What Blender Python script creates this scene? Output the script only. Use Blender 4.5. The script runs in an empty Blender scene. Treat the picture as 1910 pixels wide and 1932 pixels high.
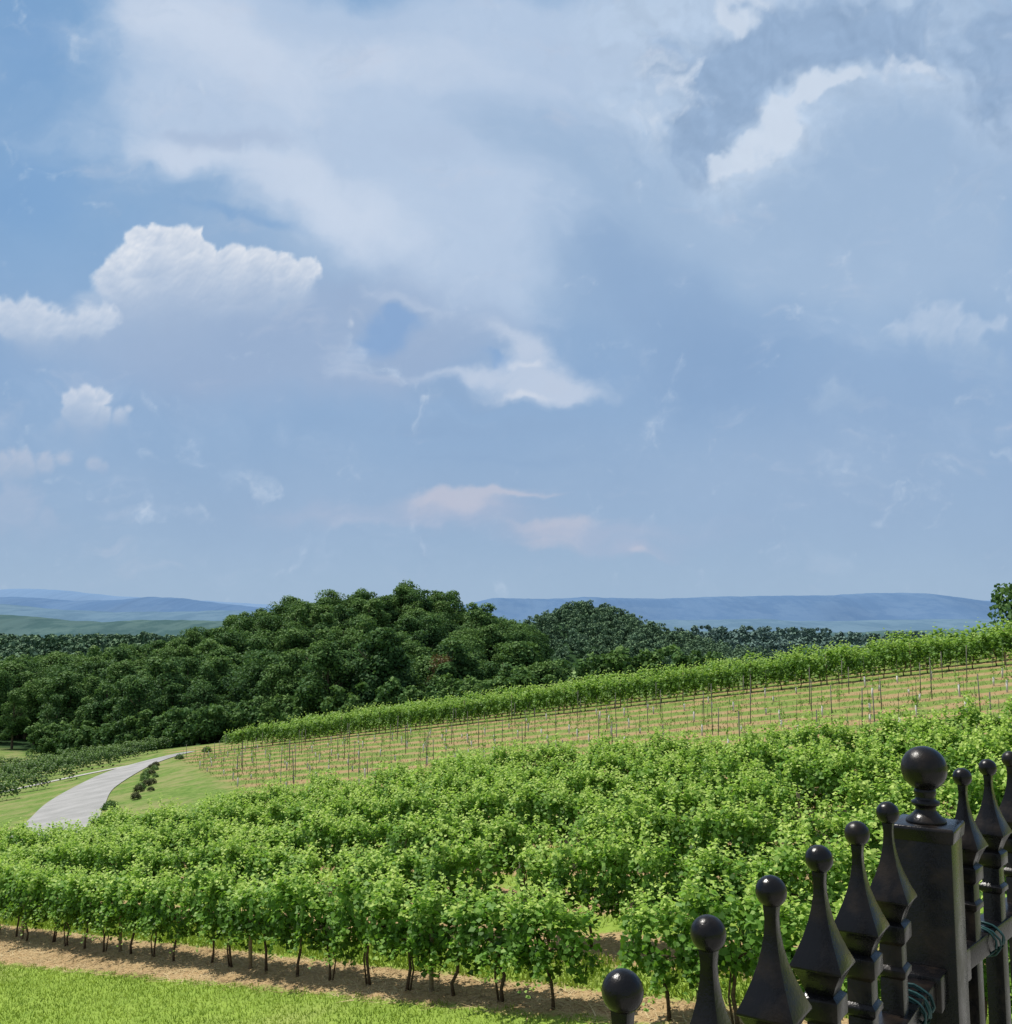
import bpy, math, random
import numpy as np
from mathutils import Vector, Matrix
random.seed(7); rng=np.random.default_rng(11)
scene=bpy.context.scene
COL=scene.collection
try:
    scene.view_settings.view_transform='Standard'; scene.view_settings.look='None'
    scene.view_settings.exposure=0
except Exception: pass
TH=math.radians(6.0); CT,ST=math.cos(TH),math.sin(TH)

# ---------------------------------------------------------------- terrain
NX,NY=.655,.755     # across the vine rows
DX,DY=.755,-.655    # along the vine rows
def NS(n,s): return n*NX+s*DX, n*NY+s*DY
def sstep(a,b,x):
    t=np.clip((x-a)/(b-a),0,1); return t*t*(3-2*t)
def G(x,y):
    x=np.asarray(x,float); y=np.asarray(y,float)
    xc=np.where(x<-60,-60+(x+60)*.25,x); xc=np.where(xc>45,45+(xc-45)*.2,xc)
    xc=np.clip(xc,-95,70)
    base=-5.76+.178*xc-.02*np.clip(y,-60,400)
    n=x*NX+y*NY
    V=(-25.5+19.5*np.exp(-((x+26)/42)**2-((y-240)/62)**2)
        +4*np.exp(-((x+85)/45)**2-((y-240)/62)**2)
        +23*np.exp(-((x-36)/40)**2-((y-470)/70)**2)
        +6*np.exp(-((x-95)/40)**2-((y-490)/60)**2)
        +10*np.exp(-((x-190)/170)**2-((y-720)/110)**2)
        +7*np.exp(-((x+260)/140)**2-((y-620)/160)**2)
        -42*sstep(500,2200,y)+2.0*np.sin(x*.021+1.3)*np.sin(y*.017))
    r=np.hypot(x,y)
    z=base+(V-base)*sstep(60,112,n)
    z=z+(-60-z)*sstep(1500,3500,r)
    return z
def g(x,y): return float(G(x,y))

# ---------------------------------------------------------------- helpers
def newmesh(name,verts,faces,mats=(),smooth=False):
    me=bpy.data.meshes.new(name); me.from_pydata([tuple(v) for v in verts],[],faces); me.update()
    for m in mats: me.materials.append(m)
    if smooth:
        me.polygons.foreach_set('use_smooth',[True]*len(me.polygons))
    return me
def obj(name,me,parent=None,loc=None,**kw):
    o=bpy.data.objects.new(name,me); COL.objects.link(o)
    if parent is not None: o.parent=parent
    if loc is not None: o.location=loc
    for k,v in kw.items(): o[k]=v
    return o
def fastmesh(name,V,quads,mats,tint=None,matidx=None,smooth=False,validate=True):
    me=bpy.data.meshes.new(name); nv=len(V); nf=len(quads); k=quads.shape[1]
    me.vertices.add(nv); me.vertices.foreach_set('co',np.ascontiguousarray(V,dtype=np.float32).ravel())
    me.loops.add(nf*k); me.loops.foreach_set('vertex_index',np.ascontiguousarray(quads,dtype=np.int32).ravel())
    me.polygons.add(nf); me.polygons.foreach_set('loop_start',np.arange(0,nf*k,k,dtype=np.int32))
    try: me.polygons.foreach_set('loop_total',np.full(nf,k,dtype=np.int32))
    except Exception: pass
    if matidx is not None: me.polygons.foreach_set('material_index',matidx.astype(np.int32))
    for m in mats: me.materials.append(m)
    me.update(calc_edges=True)
    if validate: me.validate()
    if tint is not None:
        a=me.attributes.new('tint','FLOAT','POINT'); a.data.foreach_set('value',tint.astype(np.float32))
    if smooth: me.polygons.foreach_set('use_smooth',np.ones(nf,dtype=bool))
    return me
def leaves(C,N,S,tint,fold=.25,aspect=.8):
    m=len(C); N=N/(np.linalg.norm(N,axis=1,keepdims=True)+1e-9)
    A=rng.normal(size=(m,3)); T=A-N*(A*N).sum(1,keepdims=True); T/=np.linalg.norm(T,axis=1,keepdims=True)+1e-9
    B=np.cross(N,T); S=S[:,None]
    v=np.empty((m,4,3))
    v[:,0]=C-T*S*.5; v[:,1]=C+B*S*.5*aspect+N*S*fold-T*S*.08; v[:,2]=C+T*S*.55; v[:,3]=C-B*S*.5*aspect+N*S*fold-T*S*.08
    q=np.arange(m*4).reshape(m,4)
    return v.reshape(-1,3),q,np.repeat(tint,4)
def tube(pts,rads,sides=6,cap=True):
    pts=[Vector(p) for p in pts]; V=[];F=[]
    for i,p in enumerate(pts):
        a=pts[max(i-1,0)]; b=pts[min(i+1,len(pts)-1)]
        d=(b-a).normalized(); up=Vector((0,0,1)) if abs(d.z)<.9 else Vector((1,0,0))
        x=d.cross(up).normalized(); y=d.cross(x).normalized()
        for k in range(sides):
            t=2*math.pi*k/sides; V.append(p+(x*math.cos(t)+y*math.sin(t))*rads[i])
    for i in range(len(pts)-1):
        for k in range(sides):
            F.append((i*sides+k,i*sides+(k+1)%sides,(i+1)*sides+(k+1)%sides,(i+1)*sides+k))
    if cap:
        F.append(tuple(range(sides))[::-1]); F.append(tuple((len(pts)-1)*sides+k for k in range(sides)))
    return V,F
def merge(parts):
    V=[];F=[]
    for v,f in parts:
        o=len(V); V+=[tuple(a) for a in v]; F+=[tuple(i+o for i in q) for q in f]
    return V,F
def boxvf(cx,cy,cz,hx,hy,hz,rot=0):
    c,s=math.cos(rot),math.sin(rot); V=[]
    for dz in(-hz,hz):
        for dx,dy in((-hx,-hy),(hx,-hy),(hx,hy),(-hx,hy)):
            V.append((cx+dx*c-dy*s,cy+dx*s+dy*c,cz+dz))
    return V,[(3,2,1,0),(4,5,6,7),(0,1,5,4),(1,2,6,5),(2,3,7,6),(3,0,4,7)]
def loft(prof,sides,rot=0,cx=0,cy=0,sx=1.0):
    V=[];F=[]
    for z,r in prof:
        rr=r*math.sqrt(2) if sides==4 else r
        for k in range(sides):
            t=2*math.pi*(k+.5)/sides
            x,y=rr*math.cos(t)*sx,rr*math.sin(t); c,s=math.cos(rot),math.sin(rot)
            V.append((cx+x*c-y*s,cy+x*s+y*c,z))
    for i in range(len(prof)-1):
        for k in range(sides):
            F.append((i*sides+k,(i+1)*sides+k,(i+1)*sides+(k+1)%sides,i*sides+(k+1)%sides))
    F.append(tuple(range(sides))); F.append(tuple((len(prof)-1)*sides+k for k in range(sides))[::-1])
    return V,F

# ---------------------------------------------------------------- node helper
class NT:
    def __init__(s,tree): s.t=tree; s.n=tree.nodes; s.l=tree.links
    def put(s,sock,v):
        if isinstance(v,bpy.types.NodeSocket): s.l.new(v,sock)
        elif v is not None:
            if hasattr(sock.default_value,'__len__'):
                L=len(sock.default_value); v=tuple(v)
                if len(v)==3 and L==4: v=v+(1,)
            sock.default_value=v
    def math(s,op,a,b=None,c=None,clamp=False):
        n=s.n.new('ShaderNodeMath'); n.operation=op; n.use_clamp=clamp
        s.put(n.inputs[0],a)
        if b is not None: s.put(n.inputs[1],b)
        if c is not None: s.put(n.inputs[2],c)
        return n.outputs[0]
    def vmath(s,op,a,b=None):
        n=s.n.new('ShaderNodeVectorMath'); n.operation=op; s.put(n.inputs[0],a)
        if b is not None: s.put(n.inputs[1],b)
        return n.outputs['Value'] if op in('DOT_PRODUCT','LENGTH') else n.outputs[0]
    def ss(s,v,a,b,lo=0.,hi=1.):
        n=s.n.new('ShaderNodeMapRange'); n.interpolation_type='SMOOTHSTEP'
        s.put(n.inputs[0],v); n.inputs[1].default_value=a; n.inputs[2].default_value=b
        n.inputs[3].default_value=lo; n.inputs[4].default_value=hi
        return n.outputs[0]
    def noise(s,vec,scale,detail=5,rough=.55,dist=0,out=0):
        n=s.n.new('ShaderNodeTexNoise'); s.put(n.inputs['Vector'],vec)
        n.inputs['Scale'].default_value=scale; n.inputs['Detail'].default_value=detail
        n.inputs['Roughness'].default_value=rough; n.inputs['Distortion'].default_value=dist
        return n.outputs[out]
    def mix(s,f,a,b,mode='MIX'):
        n=s.n.new('ShaderNodeMix'); n.data_type='RGBA'; n.blend_type=mode
        s.put(n.inputs[0],f); s.put(n.inputs[6],a); s.put(n.inputs[7],b); return n.outputs[2]
def material(name):
    m=bpy.data.materials.new(name); m.use_nodes=True; t=m.node_tree; t.nodes.clear()
    N=NT(t); out=t.nodes.new('ShaderNodeOutputMaterial'); return m,N,out
def principled(N,out,color,rough=.8,spec=.2,metal=0,bump=None,bstr=.3,bdist=.02):
    p=N.n.new('ShaderNodeBsdfPrincipled'); N.put(p.inputs['Base Color'],color); N.put(p.inputs['Roughness'],rough)
    p.inputs['Specular IOR Level'].default_value=spec; p.inputs['Metallic'].default_value=metal
    if bump is not None:
        b=N.n.new('ShaderNodeBump'); b.inputs['Strength'].default_value=bstr; b.inputs['Distance'].default_value=bdist
        N.put(b.inputs['Height'],bump); N.l.new(b.outputs[0],p.inputs['Normal'])
    N.l.new(p.outputs[0],out.inputs[0]); return p
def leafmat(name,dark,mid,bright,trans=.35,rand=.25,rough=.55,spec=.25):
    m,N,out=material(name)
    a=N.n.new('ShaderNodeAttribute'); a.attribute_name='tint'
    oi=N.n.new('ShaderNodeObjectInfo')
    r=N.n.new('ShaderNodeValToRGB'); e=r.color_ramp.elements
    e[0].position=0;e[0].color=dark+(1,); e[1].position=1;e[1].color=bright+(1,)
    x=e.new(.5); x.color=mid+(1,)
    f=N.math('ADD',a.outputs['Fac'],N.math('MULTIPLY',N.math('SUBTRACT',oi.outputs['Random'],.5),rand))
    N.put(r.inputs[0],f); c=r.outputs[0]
    p=N.n.new('ShaderNodeBsdfPrincipled'); N.put(p.inputs['Base Color'],c); p.inputs['Roughness'].default_value=rough
    p.inputs['Specular IOR Level'].default_value=spec
    if trans<=0:
        N.l.new(p.outputs[0],out.inputs[0]); return m
    tr=N.n.new('ShaderNodeBsdfTranslucent'); N.put(tr.inputs[0],N.mix(.5,c,(mid[0]*1.8,mid[1]*1.6,mid[2]*.7),'MIX'))
    ms=N.n.new('ShaderNodeMixShader'); ms.inputs[0].default_value=trans
    N.l.new(p.outputs[0],ms.inputs[1]); N.l.new(tr.outputs[0],ms.inputs[2]); N.l.new(ms.outputs[0],out.inputs[0])
    return m
def simple(name,c1,c2,scale=8,rough=.85,spec=.2,bstr=.3,bdist=.01,metal=0,coord='Object'):
    m,N,out=material(name)
    tc=N.n.new('ShaderNodeTexCoord'); f=N.noise(tc.outputs[coord],scale,4,.6)
    f2=N.ss(f,.3,.7); principled(N,out,N.mix(f2,c1,c2),rough,spec,metal,f,bstr,bdist); return m

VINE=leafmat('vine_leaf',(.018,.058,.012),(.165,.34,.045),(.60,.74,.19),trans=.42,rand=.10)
CREST=leafmat('crest_vine_leaf',(.035,.09,.016),(.16,.31,.045),(.42,.57,.13),trans=.38,rand=.15)
VDARK=leafmat('dark_vine_leaf',(.022,.06,.018),(.085,.17,.038),(.19,.30,.065),trans=.25,rand=.2)  # darker greens than the other vine leaves
WEED=leafmat('rough_grass',(.09,.15,.035),(.16,.22,.065),(.26,.29,.11),trans=0,rand=.0,spec=.05)
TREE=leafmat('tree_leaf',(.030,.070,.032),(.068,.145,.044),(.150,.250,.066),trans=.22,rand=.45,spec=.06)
BROWN=leafmat('brown_tree_leaf',(.05,.045,.02),(.12,.09,.04),(.19,.15,.06),trans=.2,rand=.2,spec=.15)
WOODFAR=leafmat('hazy_tree_leaf',(.078,.138,.098),(.120,.200,.115),(.175,.265,.135),trans=0,rand=.1,spec=.03)  # aerial haze is mixed into the leaf colours
WOODFAR2=leafmat('distant_tree_leaf',(.110,.172,.165),(.135,.210,.18),(.165,.25,.185),trans=0,rand=.1,spec=.03)  # stronger blue haze put into these leaf colours
CONIFER=leafmat('conifer_leaf',(.014,.035,.022),(.028,.06,.034),(.05,.095,.045),trans=0,rand=.2,spec=.1)
GRASSM=leafmat('grass_blade',(.12,.20,.028),(.23,.34,.050),(.38,.47,.11),trans=.3,rand=.0,spec=.1)
STRAW=leafmat('dry_straw',(.24,.165,.08),(.42,.31,.155),(.58,.46,.26),trans=0,rand=.0,spec=.1)
PLUM=leafmat('plum_shrub_leaf',(.028,.030,.018),(.06,.07,.03),(.10,.13,.04),trans=.2,rand=.2,spec=.1)
BARK=simple('bark',(.06,.045,.03),(.14,.11,.08),14)
VBARK=simple('vine_bark',(.05,.032,.02),(.12,.08,.05),30)
POSTW=simple('weathered_wood',(.20,.16,.11),(.34,.28,.2),20)
STAKE=simple('stake_metal',(.10,.10,.08),(.19,.18,.14),20)
TUBEW=simple('white_tube',(.55,.53,.48),(.72,.70,.66),10)
CONC=simple('concrete',(.34,.33,.30),(.44,.42,.38),3)
STONE=simple('terrace_stone',(.18,.16,.13),(.36,.32,.27),2.5,bstr=.6,bdist=.05)
CABLE=simple('cable_rubber',(.006,.036,.036),(.013,.062,.060),40,rough=.5,spec=.4)

# ---------------------------------------------------------------- ground material
def ground_material():
    m,N,out=material('ground_cover')
    ge=N.n.new('ShaderNodeNewGeometry'); P=ge.outputs['Position']
    nn=N.vmath('DOT_PRODUCT',P,(NX,NY,0)); s=N.vmath('DOT_PRODUCT',P,(DX,DY,0))
    r=N.vmath('LENGTH',P)
    big=N.noise(P,.35,3,.6); med=N.noise(P,2.2,5,.65); fine=N.noise(P,14,4,.7); vf=N.noise(P,60,2,.7)
    gr=N.mix(N.ss(med,.3,.7),(.15,.24,.032),(.24,.34,.055))
    gr=N.mix(N.ss(fine,.35,.75,0,.6),gr,(.30,.39,.10))
    gr=N.mix(N.ss(big,.5,.75,0,.45),gr,(.33,.34,.13))
    mut=N.mix(N.ss(med,.35,.65),(.085,.155,.030),(.165,.235,.060)); mut=N.mix(N.ss(big,.42,.62,0,.85),mut,(.24,.235,.10))
    gr=N.mix(N.ss(r,38,58,0,.95),gr,mut)
    soil=N.mix(N.ss(fine,.3,.7),(.25,.165,.08),(.47,.35,.19))
    soil=N.mix(N.ss(vf,.5,.8,0,.6),soil,(.58,.46,.28))
    soil=N.mix(N.ss(med,.35,.8,0,.5),soil,(.40,.255,.12))
    f=N.math('FRACT',N.math('ADD',N.math('DIVIDE',N.math('SUBTRACT',nn,12.6),2.4),.5+40))
    d=N.math('MULTIPLY',N.math('ABSOLUTE',N.math('SUBTRACT',f,.5)),2.4)
    d2=N.math('ADD',d,N.math('MULTIPLY',N.math('SUBTRACT',med,.5),.9))
    d2=N.math('ADD',d2,N.math('MULTIPLY',N.math('SUBTRACT',fine,.5),.5))
    d3=N.math('ADD',d2,N.math('MULTIPLY',N.math('SUBTRACT',big,.5),2.4))
    stripe=N.ss(d2,.85,.62)
    stripeY=N.ss(d3,.75,.20)
    lb=N.math('SUBTRACT',s,N.math('MULTIPLY_ADD',nn,1.6,-70.5))
    mm=N.math('MULTIPLY',N.ss(nn,11.0,11.1),N.ss(nn,28.9,28.4))
    mm=N.math('MULTIPLY',mm,N.ss(lb,-.5,.5)); mm=N.math('MULTIPLY',mm,N.ss(s,2.5,1.5))
    edge=N.math('MULTIPLY_ADD',s,.068,12.99); edge=N.math('MINIMUM',N.math('MAXIMUM',edge,11.15),12.5)
    ne=N.math('SUBTRACT',N.math('ADD',nn,N.math('MULTIPLY',N.math('SUBTRACT',med,.5),.8)),edge)
    infront=N.ss(ne,-.1,.15)
    front=N.math('MULTIPLY',infront,N.ss(nn,13.3,13.0))
    stripe=N.math('MAXIMUM',stripe,front); mm=N.math('MULTIPLY',mm,infront)
    yb=N.math('SUBTRACT',s,N.math('MULTIPLY_ADD',nn,-2.0,17.0))
    yb=N.math('ADD',yb,N.math('MULTIPLY',N.math('SUBTRACT',med,.5),6.0))
    ym=N.math('MULTIPLY',N.ss(nn,28.6,29.2),N.ss(nn,62,60))
    ym=N.math('MULTIPLY',ym,N.ss(yb,-1,3)); ym=N.math('MULTIPLY',ym,N.ss(s,40,30))
    col=N.mix(N.math('MULTIPLY',mm,stripe),gr,soil)
    ysoil=N.mix(N.ss(med,.35,.65),(.29,.185,.085),(.31,.235,.115))
    ysoil=N.mix(N.ss(fine,.4,.7,0,.5),ysoil,(.38,.315,.175))
    ygr=N.mix(N.ss(fine,.35,.7),(.105,.18,.032),(.18,.24,.060))
    ygr=N.mix(N.ss(med,.45,.65,0,.5),ygr,(.24,.255,.09))
    ycol=N.mix(stripeY,ygr,ysoil)
    col=N.mix(ym,col,ycol)
    forest=N.ss(nn,66,74)
    col=N.mix(forest,col,(.025,.055,.02))
    mead=N.vmath('LENGTH',N.vmath('MULTIPLY',N.vmath('SUBTRACT',P,(34,362,0)),(1/26,1/26,0)))
    col=N.mix(N.ss(mead,1.1,.8),col,(.22,.31,.12))
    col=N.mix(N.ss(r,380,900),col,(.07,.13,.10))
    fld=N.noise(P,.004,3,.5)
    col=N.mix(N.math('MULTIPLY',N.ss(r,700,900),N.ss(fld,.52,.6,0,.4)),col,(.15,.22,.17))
    col=N.mix(N.ss(r,900,4200),col,(.15,.235,.31))  # aerial haze painted into the ground colour with distance
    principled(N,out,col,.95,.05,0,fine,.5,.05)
    return m
GROUND=ground_material()
ang=np.concatenate([np.radians(np.arange(-60,60,.6)),np.radians(np.arange(60,300,6))])
rad=np.concatenate([np.arange(0.5,140,1.6),140*np.power(1.035,np.arange(0,145))])
A,R=np.meshgrid(ang,rad); X=R*np.sin(A); Y=R*np.cos(A); Z=G(X,Y)
V=np.stack([X,Y,Z],-1).reshape(-1,3); na=len(ang); nr=len(rad)
i,j=np.meshgrid(np.arange(nr-1),np.arange(na),indexing='ij'); j2=(j+1)%na
Q=np.stack([i*na+j,(i+1)*na+j,(i+1)*na+j2,i*na+j2],-1).reshape(-1,4)[:,::-1].copy()
me=fastmesh('ground',V,Q,[GROUND],smooth=True)
obj('ground',me,kind='structure',label='grassy vineyard hillside with bare soil strips under the vines',category='ground')

# ---------------------------------------------------------------- road & paths
def strip(name,pts,widths,mat,dz,label,cat,seg=10):
    P=[Vector((p[0],p[1],0)) for p in pts]; W=list(widths); C=[];WW=[]
    for i in range(len(P)-1):
        p0=P[max(i-1,0)];p1=P[i];p2=P[i+1];p3=P[min(i+2,len(P)-1)]
        for k in range(seg):
            t=k/seg
            C.append(.5*((2*p1)+(-p0+p2)*t+(2*p0-5*p1+4*p2-p3)*t*t+(-p0+3*p1-3*p2+p3)*t**3)); WW.append(W[i]*(1-t)+W[i+1]*t)
    C.append(P[-1]);WW.append(W[-1]); V=[];F=[]; m=8
    for i,c in enumerate(C):
        d=(C[min(i+1,len(C)-1)]-C[max(i-1,0)]).normalized(); nrm=Vector((-d.y,d.x,0))
        for k in range(m+1):
            q=c+nrm*WW[i]*(k/m-.5); V.append((q.x,q.y,g(q.x,q.y)+dz+.03*(1-(2*k/m-1)**2)))
    for i in range(len(C)-1):
        for k in range(m): F.append((i*(m+1)+k,i*(m+1)+k+1,(i+1)*(m+1)+k+1,(i+1)*(m+1)+k))
    me=newmesh(name,V,F,[mat],True); return obj(name,me,kind='structure',label=label,category=cat)
def roadmat():
    m,N,out=material('grey_gravel'); ge=N.n.new('ShaderNodeNewGeometry'); P=ge.outputs['Position']
    a=N.noise(P,.5,4,.6); b=N.noise(P,25,3,.7)
    c=N.mix(N.ss(a,.3,.7),(.25,.25,.24),(.34,.335,.325)); c=N.mix(N.ss(b,.4,.75,0,.4),c,(.42,.415,.40))
    principled(N,out,c,.95,.0); return m
ROADM=roadmat()
strip('road',[(-25,20),(-22.5,42),(-23.3,52),(-26.0,60.5),(-30.2,73),(-33.4,87.4),(-34.3,95),(-33.6,99.5),(-32,102)],[4.2,4.2,4.2,4.2,4.2,4.4,4.4,3.8,3.0],ROADM,.05,'pale grey gravel road curving down through the vineyard','road')
strip('path',[(-34.5,97),(-39,96),(-45,92),(-52,86),(-60,80)],[1.6,1.8,1.8,1.8,1.8],CONC,.045,'narrow pale gravel path branching off the road','path')
strip('driveway',[(14,18.8),(10.2,15.6),(7.9,12.8),(7.2,9),(6.8,4),(6.8,-4)],[3.0]*6,ROADM,.06,'grey gravel drive below the terrace','driveway')

# ---------------------------------------------------------------- grapevines
def vine_mesh(seed,nleaf=1700,size=.098,L=1.15,skirt=0):
    r=np.random.default_rng(seed); C=[];Nn=[];S=[];T=[]
    nb=int(nleaf*.48)
    s=r.uniform(-L/2-.10,L/2+.10,nb); a=r.uniform(0,2*np.pi,nb); q=np.sqrt(r.uniform(.3,1,nb))
    bulge=1+.24*np.sin(s*7+seed)+.18*np.sin(s*13+seed*2)
    nn=np.cos(a)*q*.32*bulge; z=1.13+np.sin(a)*q*.52*bulge
    C.append(np.stack([s,nn,z],1)); Nn.append(np.stack([r.normal(0,.4,nb),np.cos(a),np.sin(a)+.6],1)+r.normal(0,.5,(nb,3)))
    S.append(r.uniform(.7,1.25,nb)*size); T.append(.00+.50*np.clip((z-.65)/1.0,0,1)+.22*(q-.5)+r.normal(0,.12,nb))  # tint paints canopy shade: low and inner leaves darker, tops bright
    rest=nleaf-nb; ns=38; per=rest//ns
    for k in range(ns):
        s0=r.uniform(-L/2-.05,L/2+.05); n0=r.uniform(-.24,.24)
        up=r.random()<.66
        if up:
            z0=1.34; d=np.array([r.normal(0,.36),n0*1.2+r.normal(0,.28),1.0]); ln=r.uniform(.26,.82)
        else:
            z0=1.05; d=np.array([r.normal(0,.3),np.sign(n0)*.7,r.uniform(-1.6,.1)]); ln=r.uniform(.3,.65); n0=np.sign(n0)*.18
        d=d/np.linalg.norm(d); t=np.sort(r.uniform(.05,1,per))
        p=np.array([s0,n0,z0])+d*t[:,None]*ln*1.1; p[:,2]-=(t**2)*ln*.18
        p+=r.normal(0,.040,(per,3)); C.append(p)
        Nn.append(np.tile(d*[1,1,0]*.6,(per,1))+[0,0,.9]+r.normal(0,.5,(per,3)))
        S.append(size*(1.15-.50*t)*r.uniform(.8,1.1,per)); T.append((.48 if up else .12)+.48*t+r.normal(0,.13,per))  # yellow-green young tips; hanging shoots tinted darker as painted shade
    if skirt:
        C.append(np.stack([r.uniform(-L/2-.1,L/2+.1,skirt),r.normal(0,.25,skirt),r.uniform(.02,.95,skirt)],1)); Nn.append(r.normal(0,.6,(skirt,3))+[0,-.3,.6])
        S.append(r.uniform(.8,1.3,skirt)*size); T.append(np.clip(r.normal(.3,.15,skirt),0,1))
    C=np.vstack(C);Nn=np.vstack(Nn);S=np.concatenate(S);T=np.clip(np.concatenate(T),0,1)
    return leaves(C,Nn,S,T,fold=.18,aspect=.95)
def vine_trunk(seed,arms=True):
    r=random.Random(seed); lean=r.uniform(-.14,.14); parts=[]
    pts=[(0,0,-.05),(r.uniform(-.04,.04),r.uniform(-.04,.04),.2),(lean*.4+r.uniform(-.05,.05),r.uniform(-.05,.05),.42),(lean*.7,r.uniform(-.04,.04),.6),(lean,0,.88)]
    parts.append(tube(pts,[.034,.024,.027,.020,.022],6))
    if arms:
        for sg in(-1,1):
            parts.append(tube([(lean,0,.86),(lean+sg*.15,.02,.97),(lean+sg*.5,0,1.0)],[.02,.016,.01],5))
    if r.random()<.5:
        parts.append(tube([(.05,.02,-.05),(.10,.05,.4),(lean+.03,.0,.85)],[.018,.015,.013],5))
    V,F=merge(parts); return newmesh('trunk',V,F,[VBARK],True)
VM=[]
for k in range(10):
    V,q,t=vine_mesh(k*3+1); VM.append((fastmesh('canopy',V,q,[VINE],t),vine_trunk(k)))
CM=[]
for k in range(4):
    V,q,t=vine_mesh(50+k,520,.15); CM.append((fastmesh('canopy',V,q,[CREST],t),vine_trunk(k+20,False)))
rowrot=math.atan2(DY,DX)
def place_vine(x,y,lib,group,label,sc=1.0):
    can,tr=random.choice(lib)
    e=bpy.data.objects.new('grapevine',None); COL.objects.link(e); e.empty_display_size=.3
    e.location=(x,y,g(x,y)); e.rotation_euler=(0,0,rowrot+random.choice((0,math.pi))+random.uniform(-.12,.12))
    e.scale=(random.uniform(.95,1.18)*sc,random.uniform(.85,1.2)*sc,random.uniform(.90,1.10)*sc)
    e['label']=label; e['category']='grapevine'; e['group']=group
    obj('canopy',can,e); obj('trunk',tr,e)
nmain=0
postpts=[]; postcrest=[]
for k in range(7):
    n=12.6+2.4*k
    sl=max(-44,-69.5+1.6*n) if n>15 else -36
    sr=-2.2 if n<15.5 else (-.5 if n<20 else 1.0)
    s=sl; i=0
    while s<sr:
        if not(random.random()<.02):
            x,y=NS(n+random.uniform(-.12,.12),s+random.uniform(-.12,.12))
            if x>-.54*y-1.0 and x<.56*y+1:
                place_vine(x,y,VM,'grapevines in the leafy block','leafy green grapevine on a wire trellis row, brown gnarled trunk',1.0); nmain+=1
        if i%5==2: postpts.append(NS(n,s+.5))
        s+=1.04; i+=1
for s in np.arange(-80,-9,1.15):
    x,y=NS(54+random.uniform(-.2,.2),s)
    place_vine(x,y,CM,'grapevines along the crest','green grapevine in a trellised row along the hill crest',1.0); nmain+=1
for s in np.arange(-79,-9,4.6): postcrest.append(NS(54,s+.5))
def stuff_vines(name,pts,label,size=.2,nl=200,mat=CREST,sc=1.0,skirt=0):
    base=[vine_mesh(90+k,nl,size,skirt=skirt) for k in range(3)]; VV=[];QQ=[];TT=[];o=0
    for (x,y,rot) in pts:
        V,q,t=base[random.randrange(3)]; c,s=math.cos(rot),math.sin(rot)
        W=V*[1.05/sc,1,random.uniform(.82,1.18)]*sc; W=np.stack([W[:,0]*c-W[:,1]*s+x,W[:,0]*s+W[:,1]*c+y,W[:,2]+g(x,y)],1)
        VV.append(W);QQ.append(q+o);TT.append(np.clip(t+random.uniform(-.1,.1),0,1)); o+=len(V)
    me=fastmesh(name,np.vstack(VV),np.vstack(QQ),[mat],np.concatenate(TT)); obj(name,me,kind='stuff',label=label,category='vineyard')
pts=[]
for n in(56.2,58.4,60.6):
    for s in np.arange(-78,-6,1.2):
        x,y=NS(n,s); pts.append((x,y,rowrot))
stuff_vines('vineyard_rows',pts,'rows of green grapevines just over the hill crest',sc=.92,skirt=60)
pts=[]
for row in range(9):
    y0=80+row*5.2
    for t in np.arange(0,46,1.2):
        x=-39-t; y=y0+(-t-2)*-.35
        if x>-.60*y: 
            dd=min(math.hypot(x-a,y-b) for a,b in((-39,96),(-45,92),(-52,86),(-60,80),(-42,94.2),(-48.5,89),(-56,83)))
            if dd>3.9 and (x*NX+y*NY)<67: pts.append((x,y,-.34))
stuff_vines('vineyard_rows',pts,'dark green vine rows beside the gravel path below the wood',size=.2,nl=170,mat=VDARK,sc=.82,skirt=20)

pv,pf=loft([(-.1,.040),(1.52,.038),(1.54,.03)],8)
POSTM=newmesh('trellis_post',pv,pf,[POSTW],True)
for L,sc in((postpts,1.0),(postcrest,1.1)):
    for x,y in L:
        if x>-.54*y-1 and x<.56*y+1:
            o=obj('trellis_post',POSTM,None,(x,y,g(x,y)),label='weathered round wooden trellis post in a vine row',category='post',group='trellis posts in the vine rows')
            o.rotation_euler=(random.uniform(-.03,.03),random.uniform(-.03,.03),random.uniform(0,3)); o.scale=(1,1,sc)

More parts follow.
